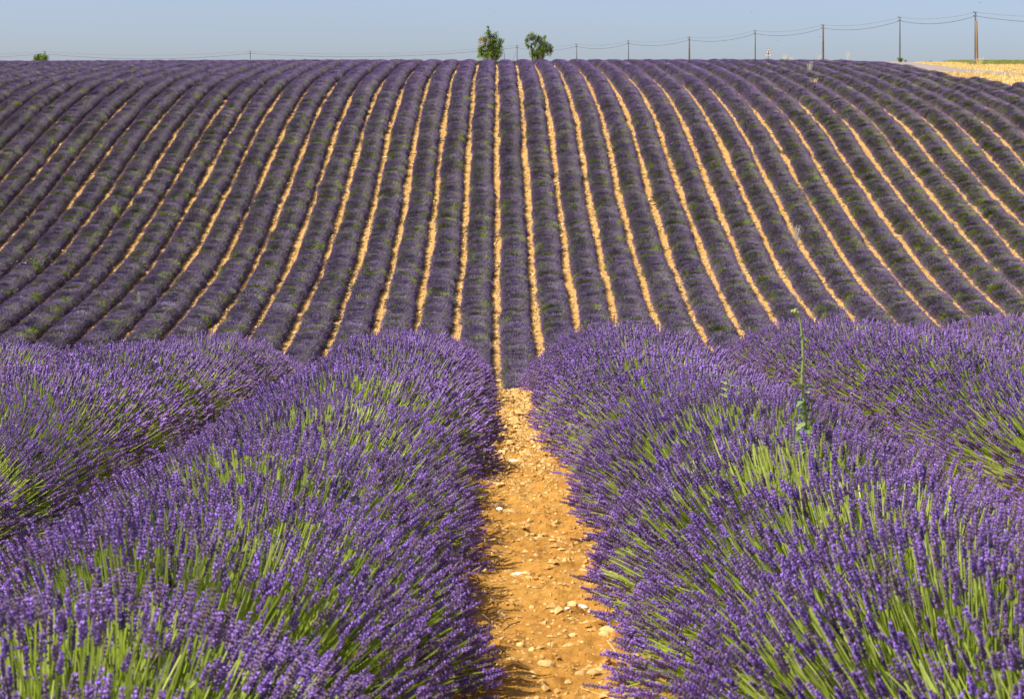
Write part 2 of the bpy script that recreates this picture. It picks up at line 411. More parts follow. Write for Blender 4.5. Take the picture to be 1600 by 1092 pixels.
def near_bush(seed, lod, n, rx=.70, ry_=.50, rz=.56):
    """returns three Geo: foliage, stems, flower spikes"""
    r = np.random.default_rng(seed)
    d, t = tips(n, r, rx, ry_, rz)
    # short or flowerless sides where the green stems show
    ng = r.integers(2, 4); bare = np.zeros(n)
    for _ in range(ng):
        gd, _t = tips(1, r, 1, 1, 1, .2)
        bare = np.maximum(bare, sstep(.925, .985, d @ gd[0]))
    q = np.clip(1.0 - np.abs(r.normal(0, .075, n)), .7, 1.03)
    q = q + .03 * np.sin(d[:, 0] * 9 + seed) * np.cos(d[:, 1] * 8 - seed)
    flower = r.random(n) > .80 * bare + .04
    tip = t * q[:, None] + r.normal(0, .012, (n, 3))
    tip[:, 2] = np.maximum(tip[:, 2], .05) + .02
    b = np.stack([d[:, 0] * .20, d[:, 1] * .16, np.zeros(n)], -1) + r.normal(0, .035, (n, 3)) * np.array([1, 1, 0])
    tan = nrm(tip - b * .6 + np.array([0, 0, .05]) + r.normal(0, 1, (n, 3)) * np.where(r.random(n) < .1, .13, .045)[:, None])
    L = np.linalg.norm(tip - b, axis=1)
    c = tip - tan * (L * .5)[:, None]
    foli, stem, spike = Geo(), Geo(), Geo()
    K = 4 if lod == 0 else 3
    u = np.linspace(.32, 1, K)[None, :, None]
    Pst = (1 - u) ** 2 * b[:, None] + 2 * u * (1 - u) * c[:, None] + u * u * tip[:, None]
    sr = .0019 if lod == 0 else .0021
    v, f = tubes(Pst, np.linspace(sr * 1.25, sr * .85, K)[None], 3)
    st = np.clip(r.normal(.5, .16, n) + .25 * bare, 0, 1)
    stem.add(v, f, np.repeat(st, K * 3))
    # flowerless stems end in a pale bud
    # ---- spikes
    k = np.nonzero(flower)[0]; m = len(k)
    T = tan[k]; o = tip[k] - T * .012
    Ls = r.normal(.043, .009, m).clip(.024, .066)
    tone0 = np.where(r.random(m) < .10, r.uniform(0, .12, m), np.clip(r.normal(.47, .17, m), .05, .9))
    F = frames(T)
    rot = r.uniform(0, 2 * np.pi, m); ca, sa = np.cos(rot), np.sin(rot)
    Fa = F[..., 0] * ca[:, None] + F[..., 1] * sa[:, None]; Fb = np.cross(T, Fa)
    if lod == 0:
        v, f = tubes(o[:, None] + T[:, None] * (Ls[:, None] * np.array([0, .5, 1.0]))[..., None], np.array([[.0028, .003, .001]]), 3)
        spike.add(v, f, np.repeat(tone0 * .5, 9))
        W = 6
        for w in range(W):
            h = (w + .15 + r.uniform(-.12, .12, m)) / W
            if w == 0: h = h - .12 * (r.random(m) < .5)
            nf = 5 if w < 4 else 4
            for a in range(nf):
                an = 2 * np.pi * (a + .5 * (w % 2)) / nf + r.normal(0, .2, m)
                rad = Fa * np.cos(an)[:, None] + Fb * np.sin(an)[:, None]
                dirn = nrm(rad * (.85 - .1 * w)[:, None] if np.ndim(w) else rad * (.9 - .1 * w) + T * .8)
                opn = r.random(m) < .30
                ln = np.where(opn, .0105, .0085) * (1 - .05 * w) * r.uniform(.8, 1.2, m); wd = np.where(opn, .0033, .0024) * r.uniform(.85, 1.15, m)
                org = o + T * (Ls * h)[:, None] + rad * .001
                v, f = stamp(BIPY_V, BIPY_F, org, frames(dirn), np.stack([wd, wd, ln], -1))
                tn = np.where(opn, np.clip(tone0 + .42, 0, 1), np.clip(tone0 + r.normal(-.08, .1, m), 0, 1))
                spike.add(v, f, np.repeat(tn, 5))
    else:
        prof = np.array([.35, .95, .55, 1.1, .6, 1.05, .6, .8, .2])
        kk = len(prof)
        Pl = o[:, None] + T[:, None] * (Ls[:, None] * np.linspace(-.05, 1.02, kk)[None])[..., None]
        R = .0056 * prof[None] * r.uniform(.7, 1.35, (m, kk))
        v, f = tubes(Pl, R, 4)
        v = v + r.normal(0, .0017, v.shape)
        tn = np.clip(tone0[:, None] + r.normal(.05, .24, (m, kk * 4)), 0, 1)
        spike.add(v, f, tn.ravel())
    # ---- foliage: narrow grey-green leaves low in the bush and a woody heart
    nl = 520 if lod == 0 else 260
    ld, lt = tips(nl, r, rx * .62, ry_ * .66, rz * .62, 0.0)
    lo = lt * r.uniform(.45, 1.0, nl)[:, None]; lo[:, 2] += .02
    v, f = stamp(LEAF_V, LEAF_F, lo, frames(ld + r.normal(0, .3, (nl, 3)) + np.array([0, 0, .3])),
                 np.stack([r.uniform(.005, .009, nl) * (1 if lod == 0 else 1.5), np.full(nl, .01), r.uniform(.04, .09, nl)], -1))
    foli.add(v, f, np.repeat(np.clip(r.normal(.5, .2, nl), 0, 1), 5))
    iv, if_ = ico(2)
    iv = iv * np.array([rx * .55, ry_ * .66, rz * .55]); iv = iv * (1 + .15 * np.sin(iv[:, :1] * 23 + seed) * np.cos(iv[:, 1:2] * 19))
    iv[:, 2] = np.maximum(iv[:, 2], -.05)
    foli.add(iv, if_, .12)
    return (foli.mesh('lavender_bush', M_FOLI), stem.mesh('stems', M_STEM), spike.mesh('flower_spikes', M_FLOWER))

L0 = [near_bush(100 + i, 0, 1400) for i in range(5)]
L1 = [near_bush(200 + i, 1, 1400) for i in range(4)]

NEAR_ROW_X = {k: -0.715 + 1.70 * k - (.025 if k == 1 else 0) for k in range(-4, 6)}
NEAR_LABEL = {
    0: 'big flowering lavender row along the left side of the sandy path in front',
    1: 'big flowering lavender row along the right side of the path, with the tall green weed',
    -1: 'second front lavender row from the path on its left side, behind the biggest one',
    -2: 'front lavender row, third from the path towards the left edge of the photo',
    -3: 'front lavender row, fourth from the path towards the left, cut by the photo edge',
    -4: 'front lavender row, fifth from the path towards the left, barely in view',
    2: 'second front lavender row from the path on its right side, with the dry stalk',
    3: 'front lavender row, third from the path towards the right edge of the photo',
    4: 'front lavender row, fourth from the path towards the right, cut by the photo edge',
    5: 'front lavender row, fifth from the path towards the right, barely in view'}
for k, x0 in NEAR_ROW_X.items():
    if k in (-4, 5): continue
    r = np.random.default_rng(500 + k)
    ystart = max(1.55, abs(x0) / .29 - 3.0)
    row = link('lavender_hedge', None, None, (x0, ystart, float(H(x0, ystart))))
    tag(row, NEAR_LABEL[k], 'lavender row', 'front lavender rows')
    base = np.array(row.location)
    y = ystart
    while y < 20.5:
        big = r.uniform(.90, 1.08)
        if y > 17.5: big *= .97
        x = x0 + r.normal(0, .025) + {0: -.035, 1: .065}.get(k, 0.0) * float(1 - sstep(6, 14, y))
        fo, stm, spk = (L0 if y < 9.5 else L1)[r.integers(0, 5 if y < 9.5 else 4)]
        sc = (r.uniform(.95, 1.05) * (1 if r.random() < .5 else -1), r.uniform(.95, 1.1) , big)
        b = link('lavender_bush', fo, row, tuple(np.array([x, y, float(H(x, y)) - .01]) - base), r.normal(0, .18) + (math.pi if r.random() < .5 else 0), sc)
        tag(link('stems', stm, b), kind='stuff'); tag(link('flower_spikes', spk, b), kind='stuff')
        y += r.uniform(.38, .53)

# ---- hillside bushes: the same plant with fewer, simpler spikes
def hill_bush(seed, n=1050, rx=.635, ry_=.64, rz=.565):
    r = np.random.default_rng(seed); g = Geo()
    d, t = tips(n, r, rx, ry_, rz)
    full = (np.abs(d[:, 0]) ** 3.1 + np.abs(d[:, 2]) ** 3.1) ** (-1 / 3.1)      # square-shouldered across the row
    full = 1 + (full - 1) * np.clip((d[:, 0] ** 2 + d[:, 2] ** 2), 0, 1)
    t = t * full[:, None]
    bare = np.zeros(n)
    for _ in range(r.integers(1, 3)):
        gd, _t = tips(1, r, 1, 1, 1, .3); bare = np.maximum(bare, sstep(.80, .95, d @ gd[0]))
    q = np.clip(1 - np.abs(r.normal(0, .12, n)), .6, 1.0) + .05 * np.sin(d[:, 0] * 7 + seed) * np.sin(d[:, 1] * 6 + seed * 2)
    tip = t * q[:, None]; tip[:, 2] = np.maximum(tip[:, 2], .04)
    tan = nrm(tip - np.stack([d[:, 0] * .12, d[:, 1] * .1, -.05 + 0 * d[:, 0]], -1) + r.normal(0, .06, (n, 3)))
    fl = r.random(n) > .9 * bare + .08
    k = np.nonzero(fl)[0]; m = len(k)
    ln = r.uniform(.065, .10, m); wd = r.uniform(.009, .014, m)
    v, f = stamp(BIPY_V, BIPY_F, tip[k] - tan[k] * .03, frames(tan[k]), np.stack([wd, wd, ln], -1))
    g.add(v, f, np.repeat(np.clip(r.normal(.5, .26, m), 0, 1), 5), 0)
    # stems
    sb = tip - tan * r.uniform(.18, .30, n)[:, None]
    v, f = tubes(np.stack([sb, tip], 1), np.array([[.007, .0055]]), 3)
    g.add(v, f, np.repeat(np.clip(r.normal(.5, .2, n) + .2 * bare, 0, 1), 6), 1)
    iv, if_ = ico(2); iv = iv * np.array([rx * .66, ry_ * .72, rz * .66]); iv[:, 2] = np.maximum(iv[:, 2], -.04)
    iv = iv + r.normal(0, .02, iv.shape)
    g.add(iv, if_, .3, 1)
    return g.mesh('hill_bush', [M_HFLOWER, M_HSTEM])

HB = [hill_bush(300 + i) for i in range(8)]
bush_col = bpy.data.collections.new('bush_kinds')      # sources for the far, uncountable part of each row
for i, me in enumerate(HB):
    o = bpy.data.objects.new('bush_kind_%d' % i, me); bush_col.objects.link(o)

ng = bpy.data.node_groups.new('scatter_bushes', 'GeometryNodeTree')
ng.interface.new_socket('Geometry', in_out='INPUT', socket_type='NodeSocketGeometry')
ng.interface.new_socket('Geometry', in_out='OUTPUT', socket_type='NodeSocketGeometry')
gi = ng.nodes.new('NodeGroupInput'); go = ng.nodes.new('NodeGroupOutput')
ci = ng.nodes.new('GeometryNodeCollectionInfo'); ci.inputs[0].default_value = bush_col
ci.inputs['Separate Children'].default_value = True; ci.inputs['Reset Children'].default_value = True
ip = ng.nodes.new('GeometryNodeInstanceOnPoints'); ip.inputs['Pick Instance'].default_value = True
def named(nm, ty):
    a = ng.nodes.new('GeometryNodeInputNamedAttribute'); a.data_type = ty; a.inputs[0].default_value = nm; return a.outputs[0]
ng.links.new(gi.outputs[0], ip.inputs['Points']); ng.links.new(ci.outputs[0], ip.inputs['Instance'])
ng.links.new(named('vid', 'INT'), ip.inputs['Instance Index'])
ng.links.new(named('rot', 'FLOAT_VECTOR'), ip.inputs['Rotation'])
ng.links.new(named('scl', 'FLOAT_VECTOR'), ip.inputs['Scale'])
ng.links.new(ip.outputs[0], go.inputs[0])

ORD = 'first second third fourth fifth sixth seventh eighth ninth tenth eleventh twelfth thirteenth fourteenth fifteenth sixteenth seventeenth eighteenth nineteenth twentieth'.split()
def ordinal(k):
    return ORD[k - 1] if k <= 20 else ('twenty-' + ORD[k - 21] if k < 30 else ('thirtieth' if k == 30 else 'thirty-' + ORD[k - 31]))

furrow_pts = []
for n in range(-32, 27):
    r = np.random.default_rng(900 + n)
    x0 = 0.85 + 1.70 * n
    y_a = max(64.0, abs(x0) * 3000 / 824 - 18)
    y_b = 189.0
    if n >= 20: y_b = {20: 182, 21: 147, 22: 141, 23: 137, 24: 133, 25: 129, 26: 126}[n]
    if y_b - y_a < 4: continue
    pts = []; y = y_a
    ph = r.uniform(0, 6.28, 3)
    while y < y_b:
        pts.append(y); y += r.uniform(.32, .60) * (1.15 if n > 12 else 1)
    ya = np.array(pts)
    wob = .035 * np.sin(ya * .21 + ph[0]) + .02 * np.sin(ya * .53 + ph[1])
    xa = x0 + wob + r.normal(0, .03, len(ya))
    sz = np.where(r.random(len(ya)) < .02, .6, r.uniform(.94, 1.04, len(ya))) * (1 + .03 * np.sin(ya * 1.3 + ph[2]) + .04 * np.sin(ya * .57 + ph[0]))
    if n > 10: sz *= r.uniform(.80, 1.06, len(ya))
    wide = (.99 + .03 * np.sin(ya * .37 + ph[2])) * r.uniform(.95, 1.04, len(ya)) * (1.035 if n > 8 else 1)
    rot = r.normal(0, .3, len(ya)) + np.where(r.random(len(ya)) < .5, np.pi, 0)
    vid = r.integers(0, len(HB), len(ya)); za = H(xa, ya) - .01
    scl = np.stack([wide, r.uniform(.8, 1.15, len(ya)), sz], -1)
    row = link('lavender_hedge', None, None, (x0, ya[0], float(H(x0, ya[0]))))
    side = 'left' if n < 0 else 'right'; cnt = -n if n < 0 else n + 1
    tag(row, f'hillside lavender row, {ordinal(cnt)} to the {side} of the straight furrow below the taller tree', 'lavender row', 'lavender rows on the hillside')
    base = np.array(row.location)
    own = (ya < 98) & (np.abs(xa) < ya * .285)
    for j in np.nonzero(own)[0]:
        link('lavender_bush', HB[vid[j]], row, tuple(np.array([xa[j], ya[j], za[j]]) - base), rot[j], scl[j])
    rest = ~own
    if rest.any():
        k = int(rest.sum())
        me = bpy.data.meshes.new('distant_foliage')
        me.vertices.add(k)
        me.vertices.foreach_set('co', (np.stack([xa, ya, za], -1)[rest] - base).astype(np.float32).ravel())
        a = me.attributes.new('vid', 'INT', 'POINT'); a.data.foreach_set('value', vid[rest].astype(np.int32))
        a = me.attributes.new('rot', 'FLOAT_VECTOR', 'POINT'); a.data.foreach_set('vector', np.stack([0 * rot, 0 * rot, rot], -1)[rest].astype(np.float32).ravel())
        a = me.attributes.new('scl', 'FLOAT_VECTOR', 'POINT'); a.data.foreach_set('vector', scl[rest].astype(np.float32).ravel())
        o = tag(link('distant_foliage', me, row), kind='stuff')
        md = o.modifiers.new('scatter', 'NODES'); md.node_group = ng
    # stones in the furrow on the left side of this row
    ns = int((y_b - y_a) * 12.5)
    fy = r.uniform(y_a, y_b, ns); fx = 1.70 * n + r.normal(0, .11, ns)
    furrow_pts.append(np.stack([fx, fy], -1))

r = np.random.default_rng(1234)
xa = np.arange(-60, 35.3, .62); xa = xa + r.uniform(-.08, .08, len(xa)); ya = 191.3 + r.normal(0, .04, len(xa)); za = H(xa, ya) - .02
row = tag(link('lavender_hedge', None, None, (0, 191.3, float(H(0, 191.3)))), 'lavender row running across behind the crest of the hill, closing the furrows at the skyline', 'lavender row')
k = len(xa); me = bpy.data.meshes.new('distant_foliage'); me.vertices.add(k)
me.vertices.foreach_set('co', (np.stack([xa, ya, za], -1) - np.array(row.location)).astype(np.float32).ravel())
a = me.attributes.new('vid', 'INT', 'POINT'); a.data.foreach_set('value', r.integers(0, len(HB), k).astype(np.int32))
a = me.attributes.new('rot', 'FLOAT_VECTOR', 'POINT'); a.data.foreach_set('vector', np.stack([0 * xa, 0 * xa, np.full(k, np.pi / 2) + r.normal(0, .2, k)], -1).astype(np.float32).ravel())
a = me.attributes.new('scl', 'FLOAT_VECTOR', 'POINT'); a.data.foreach_set('vector', np.stack([np.ones(k), np.ones(k), r.uniform(.78, .92, k)], -1).astype(np.float32).ravel())
o = tag(link('distant_foliage', me, row), kind='stuff'); md = o.modifiers.new('scatter', 'NODES'); md.node_group = ng

OCT_V = np.array([(1, 0, 0), (-1, 0, 0), (0, 1, 0), (0, -1, 0), (0, 0, 1), (0, 0, -.6)], float)
OCT_F = np.array([(0, 2, 4), (2, 1, 4), (1, 3, 4), (3, 0, 4), (2, 0, 5), (1, 2, 5), (3, 1, 5), (0, 3, 5)])
def stone_scatter(name, P, zf, s, m, seed):
    r = np.random.default_rng(seed); k = len(P)
    a = r.uniform(0, 6.28, k)
    F = np.zeros((k, 3, 3)); F[:, 0, 0] = np.cos(a); F[:, 0, 1] = -np.sin(a); F[:, 1, 0] = np.sin(a); F[:, 1, 1] = np.cos(a); F[:, 2, 2] = 1
    z = zf(P[:, 0], P[:, 1])
    S = np.stack([s * r.uniform(.7, 1.2, k), s * r.uniform(.7, 1.2, k), s * r.uniform(.45, .8, k)], -1)
    v, f = stamp(OCT_V, OCT_F, np.stack([P[:, 0], P[:, 1], z + s * .15], -1), F, S)
    v = v + r.normal(0, .18, v.shape) * np.repeat(s, 6)[:, None]
    return build_mesh(name, v, f, m, attrs={'tone': np.repeat(r.uniform(0, .5, k), 6)})
FP = np.concatenate(furrow_pts)
tag(link('furrow_gravel', stone_scatter('furrow_gravel', FP, lambda x, y: H(x, y), rng.gamma(3, .016, len(FP)).clip(.015, .13), M_GRAVEL, 31)), kind='stuff')

# ------------------------------------------------------------------ stones on the near path
def stone_mesh(seed, m, flat=.6):
    r = np.random.default_rng(seed); v, f = ico(2)
    for _ in range(7):                       # knock flat faces off a ball
        d = nrm(r.normal(0, 1, 3)); lim = r.uniform(.55, .85)
        ex = np.maximum(v @ d - lim, 0); v = v - ex[:, None] * d[None]
    v = v * np.array([1, r.uniform(.65, .9), flat]) + r.normal(0, .02, v.shape)
    return build_mesh('stone', v, f, m, attrs={'tone': np.full(len(v), r.uniform(.1, .5))})
STO = [stone_mesh(40 + i, M_STONE, .5 + .06 * i) for i in range(6)]
STW = [stone_mesh(60 + i, M_STONEW, .5 + .08 * i) for i in range(3)]

def pathpt(px, py):
    x, y, z = at(px, py, 3.0, 18.5); return x, y, ground_z(x, y)

NAMED = [  # pixel in the photo, width in pixels, pale?, label
    (811, 915, 24, 1, 'flat white stone near the left edge of the path, its right end over sand'),
    (909, 962, 21, 1, 'chalky white angular stone on the right half of the path'),
    (923, 973, 11, 1, 'small bright white stone touching the right of the chalky angular one'),
    (951, 1013, 34, 0, 'large flat tan stone half under the right lavender row'),
    (887, 1035, 24, 0, 'pale oblong stone in the middle of the path near the bottom'),
    (795, 815, 26, 0, 'tan block of stone casting a dark shadow beside the left lavender row'),
    (778, 812, 15, 0, 'smaller tan stone just left of the shadowed block'),
    (802, 734, 18, 1, 'pale flat stone alone in the upper path, left half'),
    (790, 714, 12, 0, 'rounded tan stone above the pale flat one in the upper path'),
    (842, 773, 17, 1, 'pale flat stone in the upper path near the right lavender row'),
    (933, 1074, 24, 0, 'squarish buff stone at the very bottom of the path, right half'),
    (854, 1067, 30, 0, 'long buff stone at the bottom of the path, half sunk in sand'),
    (912, 917, 16, 0, 'tan stone by the right lavender row, level with the flat white one'),
    (863, 868, 14, 0, 'low grey-buff stone in the middle of the path, half way down'),
    (783, 637, 9, 0, 'orange stone at the left edge of the stony crest of the path'),
    (821, 677, 13, 0, 'orange stone at the right edge of the stony crest of the path'),
    (834, 944, 12, 0, 'tiny buff stone in the middle of the path left of the chalky one'),
    (769, 933, 10, 0, 'small tan stone in the shade of the left lavender row')]
for i, (px, py, w, pale, lab) in enumerate(NAMED):
    x, y, z = pathpt(px, py); s = w * y / FPX * .5
    me = STW[i % 3] if pale else STO[i % 6]
    o = link('stone', me, None, (x, y, z + s * .02), random.uniform(-.5, .5), (s, s * .95, s * .62))
    tag(o, lab, 'stone', 'stones that stand out on the sandy path')
r = np.random.default_rng(77)
cnt = 0
while cnt < 190:
    y = 3.6 + 14.2 * r.random() ** 1.0
    x = PC + r.normal(0, .16)
    if abs(x - PC) > .42: continue
    crest = y > 11.5 + r.normal(0, .8)
    s = r.gamma(1.6, .0045) + .006 if not crest else r.gamma(3, .007) + .012
    s = min(s, .03 if not crest else .05)
    pale = r.random() < .08
    me = STW[r.integers(0, 3)] if pale else STO[r.integers(0, 6)]
    o = link('stone', me, None, (x, y, ground_z(x, y) + s * .1), r.uniform(0, 6.28), (s, s * r.uniform(.8, 1.2), s * r.uniform(.7, 1.1)))
    if crest: tag(o, 'loose ochre or pale stone on the stony crest of the sandy path', 'stone', 'loose stones on the crest of the path')
    else: tag(o, 'loose ochre or pale stone on the front stretch of the sandy path', 'stone', 'loose stones on the front stretch of the path')
    cnt += 1
N = 24000
P = np.stack([PC + rng.normal(0, .24, N), np.where(rng.random(N) < .45, 18.2 - 9.5 * rng.random(N) ** 1.6, rng.uniform(2.6, 18.2, N))], -1)
P = P[np.abs(P[:, 0] - PC) < .62]
s = rng.gamma(2.2, .0025, len(P)).clip(.002, .018) * (1 + 1.1 * sstep(8.5, 13.5, P[:, 1]))
tag(link('gravel', stone_scatter('gravel', P, lambda x, y: H(x, y) + .004 + path_relief(x, y), s, M_GRIT, 32)), kind='stuff')
# dry stalks and litter on the path's edges
N = 700
sd = rng.choice([-1, 1], N)
px = PC + sd * rng.uniform(.16, .5, N); py = rng.uniform(3, 17, N)
zz = H(px, py) + .012 + path_relief(px, py)
an = rng.uniform(0, 6.28, N); ln = rng.uniform(.03, .12, N)
dv = np.stack([np.cos(an) * ln, np.sin(an) * ln, rng.uniform(0, .03, N)], -1)
b0 = np.stack([px, py, zz], -1)
v, f = tubes(np.stack([b0, b0 + dv], 1), np.array([[.0012, .0009]]), 3)
tag(link('straw_litter', build_mesh('straw_litter', v, f, M_STRAW, attrs={'tone': np.repeat(rng.uniform(0, 1, N), 6)})), kind='stuff')

N = 2600
px = PC - rng.uniform(.13, .55, N); px = np.where(rng.random(N) < .3, 2 * PC - px + .06, px); py = rng.uniform(2.8, 17, N)
zz = H(px, py) + .008 + path_relief(px, py)
an = rng.uniform(0, 6.28, N); ln = rng.uniform(.01, .07, N)
dv = np.stack([np.cos(an) * ln, np.sin(an) * ln, rng.uniform(0, .025, N)], -1)
b0 = np.stack([px, py, zz], -1)
v, f = tubes(np.stack([b0, b0 + dv * .5 + np.array([0, 0, .006]), b0 + dv], 1), np.array([[.0022, .002, .0012]]), 3)
M_LITTER = leafy('dead_stems', [(0.0, (.10, .05, .03)), (0.6, (.22, .13, .07)), (1.0, (.34, .27, .17))], .1, .1)
tag(link('plant_litter', build_mesh('plant_litter', v, f, M_LITTER, attrs={'tone': np.repeat(rng.uniform(0, 1, N), 9)})), kind='stuff')

# ------------------------------------------------------------------ weeds in the front rows
def on_row(px, py, Y):
    return (px - XV) * Y / FPX, Y, -(py - Y0) * Y / FPX

def serrated_leaf(g, o, dirn, up, L, W, tone, r):
    dirn = nrm(np.array(dirn)); up = np.array(up); side = nrm(np.cross(dirn, up)); nn = np.cross(side, dirn)
    k = 7; pts = []
    for i in range(k):
        t = i / (k - 1); w = W * math.sin(math.pi * min(1, .12 + t * .88)) * (1.25 if i % 2 else .6)
        c = np.array(o) + dirn * L * t - nn * (L * .35 * t * t) * (1)
        pts += [c + side * w + nn * .25 * w, c - nn * .08 * w, c - side * w + nn * .25 * w]
    f = []
    for i in range(k - 1):
        a = 3 * i
        f += [(a, a + 1, a + 4), (a, a + 4, a + 3), (a + 1, a + 2, a + 5), (a + 1, a + 5, a + 4)]
    g.add(np.array(pts), np.array(f), tone)

# tall green weed in the right row
Yw = 6.0
xb, _, _ = on_row(1256, 0, Yw)
zb = float(H(xb, Yw))
weed = tag(link('tall_weed', None, None, (xb, Yw, zb)), 'tall green weed with jagged leaves and a nodding tip rising from the right lavender row', 'weed')
def wp(px, py, dy=0):
    x, y, z = on_row(px, py, Yw); return np.array([x - xb, dy, z - zb])
st_px = [(1258, 640), (1253, 600), (1255, 560), (1254, 530), (1251, 505), (1248, 494), (1243, 488)]
pts = [np.array([-.01, 0, 0]), wp(1256, 720), wp(1259, 676)] + [wp(a, b) for a, b in st_px]
g = Geo(); v, f = tube1(pts, np.linspace(.0068, .0030, len(pts)), 6); g.add(v, f, .75)
link('stem', g.mesh('stem', M_WEED, True), weed)
r = np.random.default_rng(5)
for i in range(34):
    py = 714 - i * 4.4 if i < 27 else 594 - (i - 27) * 12
    px = 1257.5 + r.normal(0, 1.2) if i < 27 else 1255
    a = i * 2.4 + r.normal(0, .4); big = (1.0 if i < 20 else .75) if i < 27 else .3
    g = Geo(); serrated_leaf(g, (0, 0, 0), (math.cos(a), math.sin(a), r.uniform(-.3, 1.1)), (0, 0, 1), .050 * big * r.uniform(.7, 1.25), .015 * big, float(np.clip(r.normal(.45, .2), 0, 1)), r)
    link('leaf', g.mesh('leaf', M_WEED), weed, tuple(wp(px, py)))
g = Geo(); iv, if_ = ico(1)
for dx, dz, s in ((0, 0, .008), (.009, -.003, .006), (-.008, .001, .006), (.002, .006, .005)):
    g.add(iv * s + np.array([dx, 0, dz]), if_, .95)
link('flower_head', g.mesh('flower_head', M_WEED), weed, tuple(wp(1242, 487)))

# dry stalk in the second right row
Ys = 11.2; xs_, _, _ = on_row(1510, 0, Ys); zs = float(H(xs_, Ys))
stalk = tag(link('dry_stalk', None, None, (xs_, Ys, zs)), 'thin dry brown stalk with a knobbly tip in the lavender near the right edge', 'weed')
q = lambda px, py: np.array([(px - XV) * Ys / FPX - xs_, 0, -(py - Y0) * Ys / FPX - zs])
g = Geo(); v, f = tube1([(0, 0, 0), q(1510, 560), q(1512, 540), q(1513, 520), q(1516, 503)], [.006, .005, .0045, .004, .0035], 5); g.add(v, f, .8)
link('stem', g.mesh('stem', M_LITTER), stalk)
g = Geo()
for i in range(7): g.add(ico(1)[0] * random.uniform(.005, .009) + q(1515.5, 501 + i * 1.6) + np.array([random.uniform(-.008, .008), random.uniform(-.008, .008), 0]), ico(1)[1], .3)
link('seed_head', g.mesh('seed_head', M_LITTER), stalk)

# fresh green sprig among the flowers of the right row
Yg = 7.7; xg, _, _ = on_row(1137, 0, Yg); zg = float(H(xg, Yg))
sp = tag(link('leafy_sprig', None, None, (xg, Yg, zg)), 'short fresh green sprig poking out of the right lavender row, left of the tall weed', 'weed')
q = lambda px, py: np.array([(px - XV) * Yg / FPX - xg, -.02, -(py - Y0) * Yg / FPX - zg])
g = Geo(); v, f = tube1([(0, 0, 0), q(1136, 640), q(1137, 618), q(1135, 597)], [.004, .0035, .003, .002], 5); g.add(v, f, .8)
link('stem', g.mesh('stem', M_WEED), sp)
for i in range(9):
    a = i * 2.1; g = Geo(); serrated_leaf(g, (0, 0, 0), (math.cos(a), math.sin(a) - .3, .5), (0, 0, 1), 0.042, .013, .6 + .1 * (i % 3), r)
    link('leaf', g.mesh('leaf', M_WEED), sp, tuple(q(1136, 624 - i * 3.3)))

# ------------------------------------------------------------------ wild grasses and weeds on the hill
def plume(name, px, py, hpx, wpx, m, label, n=60, cat='wild grass', dark=0):
    x, y, z = at(px, py); h = hpx * y / FPX; w = wpx * y / FPX * .5
    h += .35
    rr = np.random.default_rng(int(px * 7 + py))
    a = rr.uniform(0, 6.28, n); q = np.sqrt(rr.random(n))
    tip = np.stack([np.cos(a) * q * w, np.sin(a) * q * w, h * rr.uniform(.6, 1.0, n)], -1)
    base = np.stack([np.cos(a) * q * w * .2, np.sin(a) * q * w * .2, 0 * a], -1)
    mid = (base + tip) * .5 + np.array([0, 0, .08]) * h
    root = tag(link(name, None, None, (x, y, z)), label, cat)
    g = Geo(); v, f = tubes(np.stack([base, mid, tip], 1), np.array([[.007, .005, .003]]), 3)
    g.add(v, f, np.repeat(rr.uniform(.2, 1, n), 9)); tag(link('stems', g.mesh('stems', m), root), kind='stuff')
    g = Geo(); d = nrm(tip - mid)
    v, f = stamp(BIPY_V, BIPY_F, tip - d * .05, frames(d), np.stack([np.full(n, .011), np.full(n, .011), rr.uniform(.10, .20, n)], -1))
    g.add(v, f, np.repeat(rr.uniform(.3, 1, n), 5)); tag(link('seed_heads', g.mesh('seed_heads', m), root), kind='stuff')
    return root
plume('wild_grass', 1265, 118, 14, 11, M_PALE, 'pale feathery grass tuft in the lavender just below the skyline, nearest the thick pole', 45)
plume('wild_grass', 1225, 99, 9, 12, M_PALE, 'whitish grass tuft breaking the skyline between the warning sign and the thick pole', 40)
plume('wild_grass', 1279, 98, 7, 9, M_PALE, 'low whitish grass tuft at the foot of the thick grey pole', 25)
plume('wild_grass', 1325, 98, 13, 8, M_PALE, 'two-pronged whitish grass tuft on the skyline right of the thick pole', 22)
plume('wild_grass', 1272, 140, 10, 14, M_STRAW, 'straw coloured grass tuft in the lavender below the feathery one', 40)
plume('wild_grass', 1236, 99, 4, 7, M_STRAW, 'tiny straw tuft under the skyline right of the warning sign', 20)
plume('wild_grass', 1243, 384, 20, 24, M_PALE, 'wide pale dry grass tuft across a furrow on the right of the hillside', 34)
plume('wild_grass', 217, 488, 18, 9, M_PALE, 'pale slender grass tuft low on the left of the hillside', 24)
plume('wild_weed', 1155, 446, 9, 18, M_WEED, 'light green weed clump in a lavender row low on the right hillside', 60, 'weed')
plume('wild_weed', 225, 247, 14, 9, M_WEED, 'pale green weed sprout standing in a left hillside row', 20, 'weed')
plume('wild_weed', 975, 440, 10, 8, M_WEED, 'small upright green weed in a middle hillside row', 16, 'weed')
plume('wild_weed', 740, 420, 10, 4, M_WEED, 'thin green weed stem in the row just left of the straight furrow', 8, 'weed')
plume('wild_weed', 560, 484, 10, 8, M_PALE, 'small whitish weed low on the hill between two front rows', 14, 'weed')
x, y, z = at(45, 428)
wf = tag(link('white_wildflower', None, None, (x, y, z)), 'sprinkle of white wildflower blossoms in a row at the far left of the hillside', 'wildflower')
g = Geo(); rr = np.random.default_rng(3)
fx = rr.normal(0, .32, 16); fy = rr.normal(0, .5, 16); fz = H(x + fx, y + fy) - z + .56
